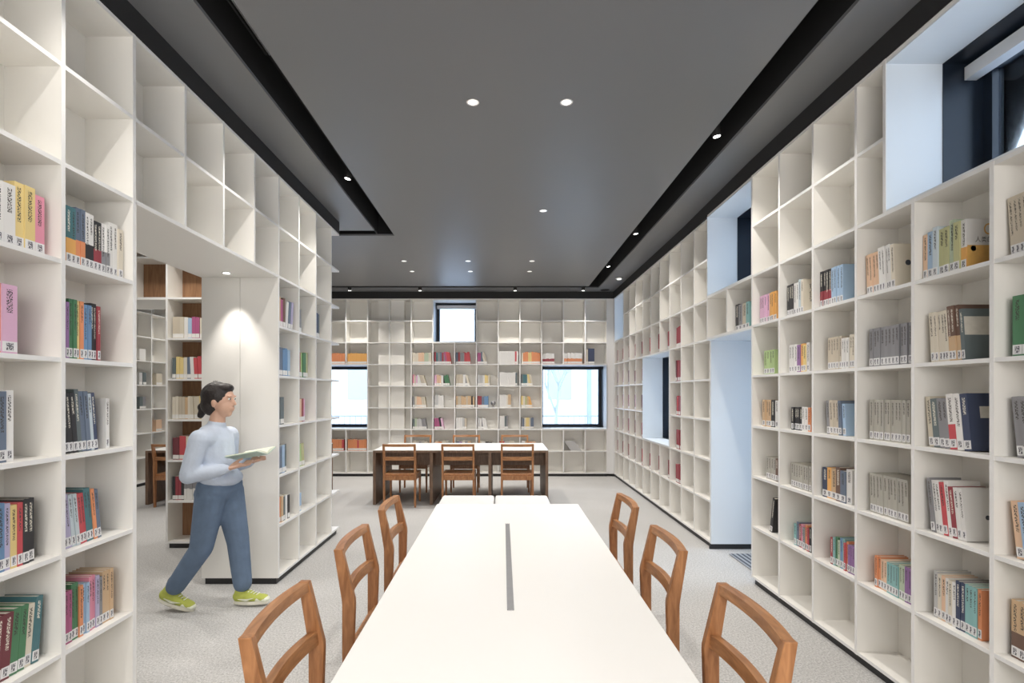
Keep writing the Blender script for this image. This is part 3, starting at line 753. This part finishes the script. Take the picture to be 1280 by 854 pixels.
# ------------------------------------------------------------------ light fittings
def to_mesh(o):
    bpy.context.view_layer.update()
    me = bpy.data.meshes.new_from_object(o.evaluated_get(bpy.context.evaluated_depsgraph_get()))
    n = bpy.data.objects.new(o.name, me); COL.objects.link(n); n.parent = o.parent; n.location = o.location; n.rotation_euler = o.rotation_euler
    nm = o.name; bpy.data.objects.remove(o); n.name = nm
    return n
LK = 1.85
def spot(name, loc, target, power, size=R(110), blend=.8, col=(1, .948, .88), rad=.04):
    l = bpy.data.lights.new(name, 'SPOT'); l.energy = power * LK; l.spot_size = size; l.spot_blend = blend; l.color = col; l.shadow_soft_size = rad
    o = bpy.data.objects.new(name, l); COL.objects.link(o); o.location = loc
    o.rotation_euler = (Vector(target) - Vector(loc)).to_track_quat('-Z', 'Y').to_euler()
    return o
dl = [((591, 127), 'walkway half, foremost pair'), ((708, 127), 'window half, foremost pair'), ((679, 263), 'standing alone between the pairs'), ((505, 326), 'third row, walkway end'),
      ((585, 326), 'third row, middle'), ((665, 326), 'third row, window end'), ((515, 339), 'last row, walkway end'), ((588, 339), 'last row, middle'), ((662, 339), 'last row, window end')]
for (px, py), w_ in dl:
    Y = (ZC - EYE) * FPX / (492.2 - py); X = (px - VX) * Y / FPX
    r = empty('recessed_downlight', (X, Y, ZC), 0, 'round recessed downlight in the dark ceiling, ' + w_, 'downlight', 'ceiling downlights')
    n = 24; mb = MB()
    def ring_(rr, z): return [(rr * math.cos(2 * math.pi * i / n), rr * math.sin(2 * math.pi * i / n), z) for i in range(n)]
    mb.loft([ring_(.040, -.001), ring_(.040, -.006), ring_(.032, -.006), ring_(.030, -.0015)], cap=False); mb.build('rim', M['chrome'], r)
    MB().cyl((0, 0, -.0045), .031, .003).build('lens', M['lampdim'], r)
    spot('downlight_beam', (X, Y, ZC - .03), (X, Y, 0), 58 if py < 300 else 36, R(128), 1., rad=.05)
def track(X, Y, target, label, power=50, lit=True, z=3.40, size=R(95)):
    r = empty('track_spotlight', (X, Y, z), 0, label, 'spotlight', 'black track spotlights')
    dv = (Vector(target) - Vector((X, Y, z))).normalized()
    q = dv.to_track_quat('-Z', 'Y').to_euler()
    hd = MB().cyl((0, 0, -.045), .03, .10).build('lamp_head', M['fascia'], r); hd.rotation_euler = q
    ln = MB().cyl((0, 0, -.047), .024, .002).build('lens', M['lamp'], hd)
    MB().cyl((0, 0, .02), .008, ZS - z - .02).build('stem', M['fascia'], r)
    if lit: spot('spotlight_beam', Vector((X, Y, z)) + dv * .06, target, power, size, .9, rad=.025)
for i, (px, py) in enumerate(((895, 185), (794, 301), (760, 341))):
    X = 1.55; Y = X * FPX / (px - VX)
    track(X, Y, (XR, Y + .1, .9), 'small black spotlight in the window side ceiling slot, %s from the entrance' % ORD[i], 30)
for y in (.3, 3.0, 5.0): spot('slot_beam', (1.56, y, 3.335), (XR - .2, y + .3, .5), 30, R(95), 1., rad=.02)
X = -1.34; Y = X * FPX / (436 - VX)
track(X, Y, (-XL - .1, Y, 1.3), 'small black lit spotlight in the walkway side ceiling slot', 30)
for y in (.5, 1.9, 3.2): spot('slot_beam', (-1.35, y, 3.335), (-XL + .1, y + .2, .6), 30, R(95), 1., rad=.02)
for i, px in enumerate((437, 525, 644, 729)):
    X = (px - VX) * 8.75 / FPX
    track(X, 8.75, (X, YB - .05, .6), 'small black spotlight in the far ceiling slot, %s counting from the pillar' % ORD[i], 34, z=3.30)
# passage downlight
r = empty('recessed_downlight', (-2.06, 3.80, b[6] - .012), 0, 'small recessed downlight in the white soffit over the walkway', 'downlight')
MB().cyl((0, 0, -.004), .032, .004).build('rim', M['chrome'], r); MB().cyl((0, 0, -.006), .022, .003).build('lens', M['lamp'], r)
spot('soffit_beam', (-2.06, 3.80, b[6] - .03), (-2.06, 3.93, 1.2), 16, R(62), .8, rad=.012)
# second room lighting
for x, y in ((-2.9, 4.3), (-4.4, 6.0), (-4.4, 3.4), (-3.9, 8.2), (-2.6, 6.6), (-5.0, 8.6), (-3.2, 2.0)):
    spot('room_beam', (x, y, 3.28), (x, y, 0), 46, R(132), 1., rad=.05)
for i, y in enumerate((-.6,)):
    spot('hall_beam', (0, y, 3.28), (0, y, 0), 100, R(128), 1., rad=.05)
# ceiling odds and ends
t = empty('smoke_detector', (1.835, 8.03, ZC), 0, 'round white disc fitting on the ceiling strip by the far corner', 'smoke detector')
MB().cyl((0, 0, -.02), .06, .02, r2=.065).build('base', M['chrome'], t); MB().cyl((0, 0, -.032), .035, .012).build('cap', M['lampdim'], t)
t = empty('ceiling_speaker', (1.80, 8.98, ZC), 0, 'dark round grille flush in the ceiling above the far corner', 'speaker')
MB().cyl((0, 0, -.006), .08, .006).build('grille', M['fascia'], t)
def air_grille(x, y, label):
    t = empty('air_grille', (x, y, ZS - .02), 0, label, 'air vent')
    MB().box(-.07, -.06, -.35, .35, -.03, .0).box(.06, .07, -.35, .35, -.03, 0).build('frame', M['fascia'], t)
    mb = MB()
    for i in range(-2, 3): mb.box(i * .022 - .003, i * .022 + .003, -.35, .35, -.03, 0)
    mb.build('slat_panel', M['metal'], t)
air_grille(1.555, 2.9, 'long narrow air vent inside the window side ceiling slot'); air_grille(-1.35, 2.7, 'long narrow air vent inside the walkway side ceiling slot')

# ------------------------------------------------------------------ person
def cap_(mb, p, r1, q, r2, n=14, sq=None):
    """tapered capsule from p to q"""
    p, q = Vector(p), Vector(q); ax = (q - p); L = ax.length; ax.normalize()
    ref = Vector((0, 1, 0)) if abs(ax.y) < .9 else Vector((1, 0, 0))
    u = ax.cross(ref).normalized(); v = ax.cross(u)
    rings = []
    for a in (-80, -55, -30, 0):
        rings.append((p + ax * r1 * math.sin(R(a)), r1 * math.cos(R(a))))
    for a in (0, 30, 55, 80):
        rings.append((q + ax * r2 * math.sin(R(a)), r2 * math.cos(R(a))))
    sx, sy = sq or (1, 1)
    mb.loft([[c_ + u * rr * sx * math.cos(2 * math.pi * i / n) + v * rr * sy * math.sin(2 * math.pi * i / n) for i in range(n)] for c_, rr in rings])
def ell(mb, c_, rx, ry, rz_, rot=None):
    g = bmesh.ops.create_icosphere(mb.bm, subdivisions=3, radius=1.)
    m = Matrix.Translation(c_) @ (rot.to_4x4() if rot else Matrix()) @ Matrix.Diagonal((rx, ry, rz_, 1))
    bmesh.ops.transform(mb.bm, matrix=m, verts=g['verts'])
def fused(mb, name, mat, parent, vox, sm=3):
    o = mb.build(name, mat, parent)
    md = o.modifiers.new('Remesh', 'REMESH'); md.mode = 'VOXEL'; md.voxel_size = vox; md.use_smooth_shade = True
    if sm: s_ = o.modifiers.new('Smooth', 'SMOOTH'); s_.iterations = sm; s_.factor = .5
    return o
per = empty('person', (-1.97, 3.53, 0), 0, 'walking person in pale blue sweatshirt, jeans and lime sneakers reading an open book', 'person')
NE, FA_ = -.085, .075     # near (camera side) and far side, local y
hip = {1: (.0, NE, .80), 2: (.015, FA_, .80)}
legs = {1: ((-.01, -.065, .80), (-.085, -.055, .43), (-.29, -.045, .135)), 2: ((.03, .07, .80), (.105, .06, .45), (.145, .055, .11))}
HC = Vector((.012, 0, 1.435))
bd = MB()
ell(bd, HC + Vector((-.008, 0, .022)), .098, .077, .098); ell(bd, HC + Vector((.03, 0, -.035)), .062, .058, .078)
cap_(bd, HC + Vector((.055, 0, -.085)), .026, HC + Vector((.02, 0, -.08)), .035)
cap_(bd, HC + Vector((.088, 0, .012)), .008, HC + Vector((.104, 0, -.022)), .011)          # nose
cap_(bd, HC + Vector((.088, -.013, -.052)), .008, HC + Vector((.088, .013, -.052)), .008)   # lips
cap_(bd, HC + Vector((.086, -.013, -.063)), .007, HC + Vector((.086, .013, -.063)), .007)
for sy in (-1, 1):
    ell(bd, HC + Vector((-.002, sy * .078, -.015)), .017, .008, .03)                         # ears
    ell(bd, HC + Vector((.082, sy * .030, .032)), .014, .022, .007)                          # brows
cap_(bd, (-.012, 0, 1.24), .055, HC + Vector((-.012, 0, -.07)), .046)
cap_(bd, (-.03, 0, 1.17), .10, (-.01, 0, .88), .10, sq=(.9, 1.25)); cap_(bd, (-.02, -.12, 1.19), .055, (-.02, .12, 1.19), .055)
cap_(bd, (.0, -.05, .82), .10, (.02, .05, .82), .10)
for k in (1, 2):
    h_, kn, an = legs[k]; cap_(bd, h_, .078, kn, .052); cap_(bd, kn, .05, an, .034)
arms = {1: ((-.03, -.17, 1.185), (-.075, -.215, .95), (.135, -.13, .985)), 2: ((-.01, .165, 1.185), (-.03, .20, .95), (.17, .12, 1.0))}
for k in (1, 2):
    a_, e_, w_ = arms[k]; cap_(bd, a_, .043, e_, .036); cap_(bd, e_, .034, w_, .024)
    sy = -1 if k == 1 else 1; W_ = Vector(w_)
    cap_(bd, W_ + Vector((.02, -sy * .005, .004)), .024, W_ + Vector((.065, -sy * .022, .018)), .027, sq=(.6, 1.2))
    for j, ln in enumerate((.058, .068, .062, .05)):       # fingers curl up under the book
        base = W_ + Vector((.055 + .012 * j, -sy * (.010 + .004 * j), .016)); mid = base + Vector((.030, -sy * .028, .006)); tip = mid + Vector((.010, -sy * ln * .45, .022))
        cap_(bd, base, .0095, mid, .0085, 8); cap_(bd, mid, .0085, tip, .0072, 8)
    tb_ = W_ + Vector((.02, -sy * .022, .02)); cap_(bd, tb_, .012, tb_ + Vector((.035, -sy * .012, .030)), .010, 8); cap_(bd, tb_ + Vector((.035, -sy * .012, .030)), .010, tb_ + Vector((.062, -sy * .008, .040)), .008, 8)
fused(bd, 'body', M['skin'], per, .0055, 3)
for sy in (-1, 1):
    e_ = MB(); ell(e_, HC + Vector((.081, sy * .030, .014)), .009, .011, .007); e_.build('eye', M['white'], per)
    e_ = MB(); ell(e_, HC + Vector((.0865, sy * .031, .013)), .005, .006, .0058); e_.build('iris', M['ink'], per)
sw = MB()
cap_(sw, (-.03, 0, 1.16), .122, (-.005, 0, .90), .118, sq=(.95, 1.3)); cap_(sw, (-.015, -.13, 1.185), .068, (-.015, .13, 1.185), .068)
cap_(sw, (-.018, 0, 1.235), .068, (-.012, 0, 1.262), .062); ell(sw, (.02, 0, .90), .13, .165, .07)
for k in (1, 2):
    a_, e_, w_ = arms[k]; cap_(sw, a_, .064, e_, .055); wv = Vector(w_); ev = Vector(e_); cap_(sw, e_, .054, ev.lerp(wv, .86), .040); cap_(sw, ev.lerp(wv, .90), .035, ev.lerp(wv, .97), .031)
fused(sw, 'sweatshirt', M['sweat'], per, .008, 5)
tr = MB(); cap_(tr, (.0, -.055, .84), .112, (.02, .055, .84), .112); ell(tr, (-.02, 0, .80), .125, .15, .09)
for k in (1, 2):
    h_, kn, an = (Vector(v) for v in legs[k]); cap_(tr, h_, .102, kn, .074); cap_(tr, kn, .073, kn.lerp(an, .88), .062)
fused(tr, 'jeans', M['denim'], per, .008, 5)
hr = MB(); ell(hr, HC + Vector((-.022, 0, .034)), .105, .088, .100); ell(hr, HC + Vector((-.055, 0, -.02)), .07, .078, .085); ell(hr, HC + Vector((.035, 0, .088)), .055, .062, .035)
cap_(hr, HC + Vector((-.11, 0, -.05)), .030, HC + Vector((-.135, 0, -.10)), .022); ell(hr, HC + Vector((-.115, 0, -.045)), .038, .035, .035)
fused(hr, 'hair', M['hair'], per, .006, 2)
def shoe(ank, yaw, pitch, toe_up):
    """sneaker, built around the ankle then pitched"""
    e = empty('sneaker'); e.parent = per; e.location = ank; e.rotation_euler = (0, pitch, yaw)
    up = MB(); cap_(up, (-.045, 0, -.055), .040, (.03, 0, -.055), .040); cap_(up, (.03, 0, -.062), .037, (.135, 0, -.072), .033, sq=(.75, 1.2)); cap_(up, (-.03, 0, -.03), .042, (-.022, 0, -.008), .042)
    fused(up, 'upper', M['lime'], e, .006, 3)
    so = MB(); n = 20
    def out(z, g): return [((.045 + (.128 + g) * math.cos(2 * math.pi * i / n)), (.043 + g) * math.sin(2 * math.pi * i / n) * (1 if math.cos(2 * math.pi * i / n) > -.2 else .92), z) for i in range(n)]
    so.loft([out(-.108, -.003), out(-.10, .002), out(-.082, .0)]); so.build('sole', M['sole'], e)
    pc = MB(); cap_(pc, (.10, 0, -.071), .036, (.145, 0, -.077), .031, sq=(.72, 1.2)); fused(pc, 'toe_cap', M['cream'], e, .006, 2)
    for sy in (-1, 1):
        st = MB(); st.loft([[(x, sy * (y + d_), z) for x, y, z in ((-.03, .0425, -.062), (.03, .0415, -.078), (.085, .040, -.058), (.03, .042, -.062))] for d_ in (-.006, .003)]); st.build('side_flash', M['cream'], e)
    lc = MB()
    for i in range(4): cap_(lc, (.035 + .02 * i, -.022, -.020 - .007 * i), .003, (.035 + .02 * i, .022, -.020 - .007 * i), .003, 6)
    lc.build('laces', M['cream'], e)
    sk = MB(); cap_(sk, (-.022, 0, -.02), .036, (-.022, 0, .05), .036); sk.build('sock', M['sock'], e)
a1 = legs[1][2]; a2 = legs[2][2]
shoe((-.275, a1[1], .150), 0, R(18), 0); shoe((.155, a2[1], .117), R(-4), R(-3), 0)
# the open book in the hands
bk = empty('open_book', (-1.735, 3.53, 1.045), 0, 'open book with pale mint cover held in the hands of the walking person', 'book')
bk.rotation_euler = (0, R(-10), R(90) * 0)
for sy in (-1, 1):
    rot = Matrix.Rotation(R(14 * sy), 4, 'X')
    MB().box(-.11, .11, 0, sy * .15, 0, .003, mtx=rot).build('cover', M['mint'], bk)
    pg = MB(); n = 8
    pg.loft([[(x, sy * .145 * t_, .003), (x, sy * .145 * t_, .006 + .012 * math.sin(math.pi * min(1, t_ * 1.3 + .1)) * (1 - .4 * t_))] for t_ in []] or [[(-.105, 0, .003), (.105, 0, .003), (.105, 0, .014), (-.105, 0, .014)], [(-.105, sy * .05, .003), (.105, sy * .05, .003), (.105, sy * .05, .020), (-.105, sy * .05, .020)], [(-.105, sy * .145, .003), (.105, sy * .145, .003), (.105, sy * .145, .010), (-.105, sy * .145, .010)]])
    bmesh.ops.transform(pg.bm, matrix=rot, verts=pg.bm.verts); pg.build('pages', M['cream'], bk)

# ------------------------------------------------------------------ outside
struct('ground', MB().box(-30, 40, 9.9, 60, -.5, -.1).box(2.96, 40, -20, 9.9, -.5, -.1), plain('pale_paving', (.6, .62, .66), .8))
M['facade'] = plain('pale_rendered_wall', (.62, .65, .70), .8); M['bark'] = plain('grey_bark', (.36, .39, .45), .9, var=.2); M['rail'] = plain('grey_railing', (.24, .27, .33), .6)
M['winfar'] = plain('pale_blue_window', (.30, .34, .42), .3); M['trim'] = plain('grey_drainpipe', (.24, .28, .34), .6)
bl = empty('building', (2.0, 26, -.1), 0, 'pale rendered building with window rows seen outside beyond the far windows', 'building')
MB().box(-20, 16, 0, 1, 0, 11).build('wall', M['facade'], bl)
for i in range(8):
    for zz in (.8, 4.2, 7.6):
        f_ = MB().box(-13.3 + i * 3.4, -12.1 + i * 3.4, -.06, .0, zz + .5, zz + 2.2).build('window', M['winfar'], bl)
for i in range(5): MB().box(-13 + i * 5.1, -12.8 + i * 5.1, -.18, -.02, 0, 11).build('drainpipe', M['trim'], bl)
MB().box(-20, 16, -.1, 0, 3.4, 3.6).build('string_course', M['trim'], bl)
rb = empty('building', (17, 6, -.1), 0, 'pale blank building wall standing outside the side windows', 'building')
MB().box(0, 1, -12, 14, 0, 7).build('wall', M['facade'], rb)
for i in range(5): MB().box(-.05, 0, -10 + i * 4.4, -8.8 + i * 4.4, 1.5, 3.6).build('window', M['winfar'], rb)
fe = empty('fence', (0, 14, -.1), 0, 'thin metal railing fence outside the far windows', 'fence')
MB().box(-9, 7, -.015, .015, .95, .99).box(-9, 7, -.015, .015, .12, .16).build('rail', M['rail'], fe)
mb = MB()
for i in range(108): mb.box(-9 + i * .15, -8.985 + i * .15, -.01, .01, .1, .97)
o = mb.build('railing_bars', M['rail'], fe); o['kind'] = 'stuff'
def tree(x, y, h, seed, label):
    rnd = random.Random(seed); t = empty('bare_tree', (x, y, -.1), 0, label, 'tree', 'bare winter trees outside')
    mb = MB(); tips = []
    def br(p, d_, L, r_, dep):
        q = p + d_ * L; cap_(mb, p, r_, q, r_ * .68, 6)
        if dep == 0: return
        for _ in range(3):
            nd = (d_ + Vector((rnd.uniform(-.7, .7), rnd.uniform(-.7, .7), rnd.uniform(-.1, .5)))).normalized(); br(p + d_ * L * rnd.uniform(.55, 1), nd, L * rnd.uniform(.55, .8), r_ * .55, dep - 1)
    br(Vector((0, 0, 0)), Vector((rnd.uniform(-.05, .05), 0, 1)), h * .35, .055, 5)
    mb.build('branches', M['bark'], t)
tree(-4.6, 13.2, 4.6, 3, 'bare branching tree outside the window nearest the pillar')
tree(1.35, 13.0, 3.6, 5, 'small bare tree outside the corner window')
tree(.3, 15.5, 6.0, 8, 'tall bare tree outside between the far windows')
tree(7.5, 5.0, 4.8, 11, 'bare tree outside the side windows')

for o in [o for o in bpy.data.objects if o.type == 'FONT']: to_mesh(o)
# ------------------------------------------------------------------ world, daylight, camera
w = bpy.data.worlds.new('World'); bpy.context.scene.world = w; w.use_nodes = True
bg = w.node_tree.nodes['Background']; bg.inputs[0].default_value = (.70, .84, 1, 1); bg.inputs[1].default_value = 6
def area(name, loc, target, sx, sy, power, col):
    l = bpy.data.lights.new(name, 'AREA'); l.shape = 'RECTANGLE'; l.size = sx; l.size_y = sy; l.energy = power; l.color = col
    o = bpy.data.objects.new(name, l); COL.objects.link(o); o.location = loc; o.rotation_euler = (Vector(target) - Vector(loc)).to_track_quat('-Z', 'Y').to_euler()
area('rear_fill_light', (0, -2.0, 2.2), (0, 4, 1.4), 3.0, 1.6, 110, (1, .96, .92))  # soft fill added out of view behind the camera to brighten the hall
sc = bpy.context.scene
cam = bpy.data.cameras.new('camera'); co = bpy.data.objects.new('camera', cam); COL.objects.link(co); sc.camera = co
cam.sensor_fit = 'HORIZONTAL'; cam.sensor_width = 36; cam.lens = 36 * FPX / 1280
cam.shift_x = (640 - VX) / 1280; cam.shift_y = (492.2 - 427) / 1280
cam.clip_start = .05
co.location = (0, 0, EYE); co.rotation_euler = (R(90), 0, 0)
sc.view_settings.view_transform = 'Standard'; sc.view_settings.look = 'None'; sc.view_settings.exposure = 0; sc.view_settings.gamma = 1
sc.cycles.use_denoising = True; sc.cycles.max_bounces = 10; sc.cycles.diffuse_bounces = 6; sc.cycles.sample_clamp_indirect = 6
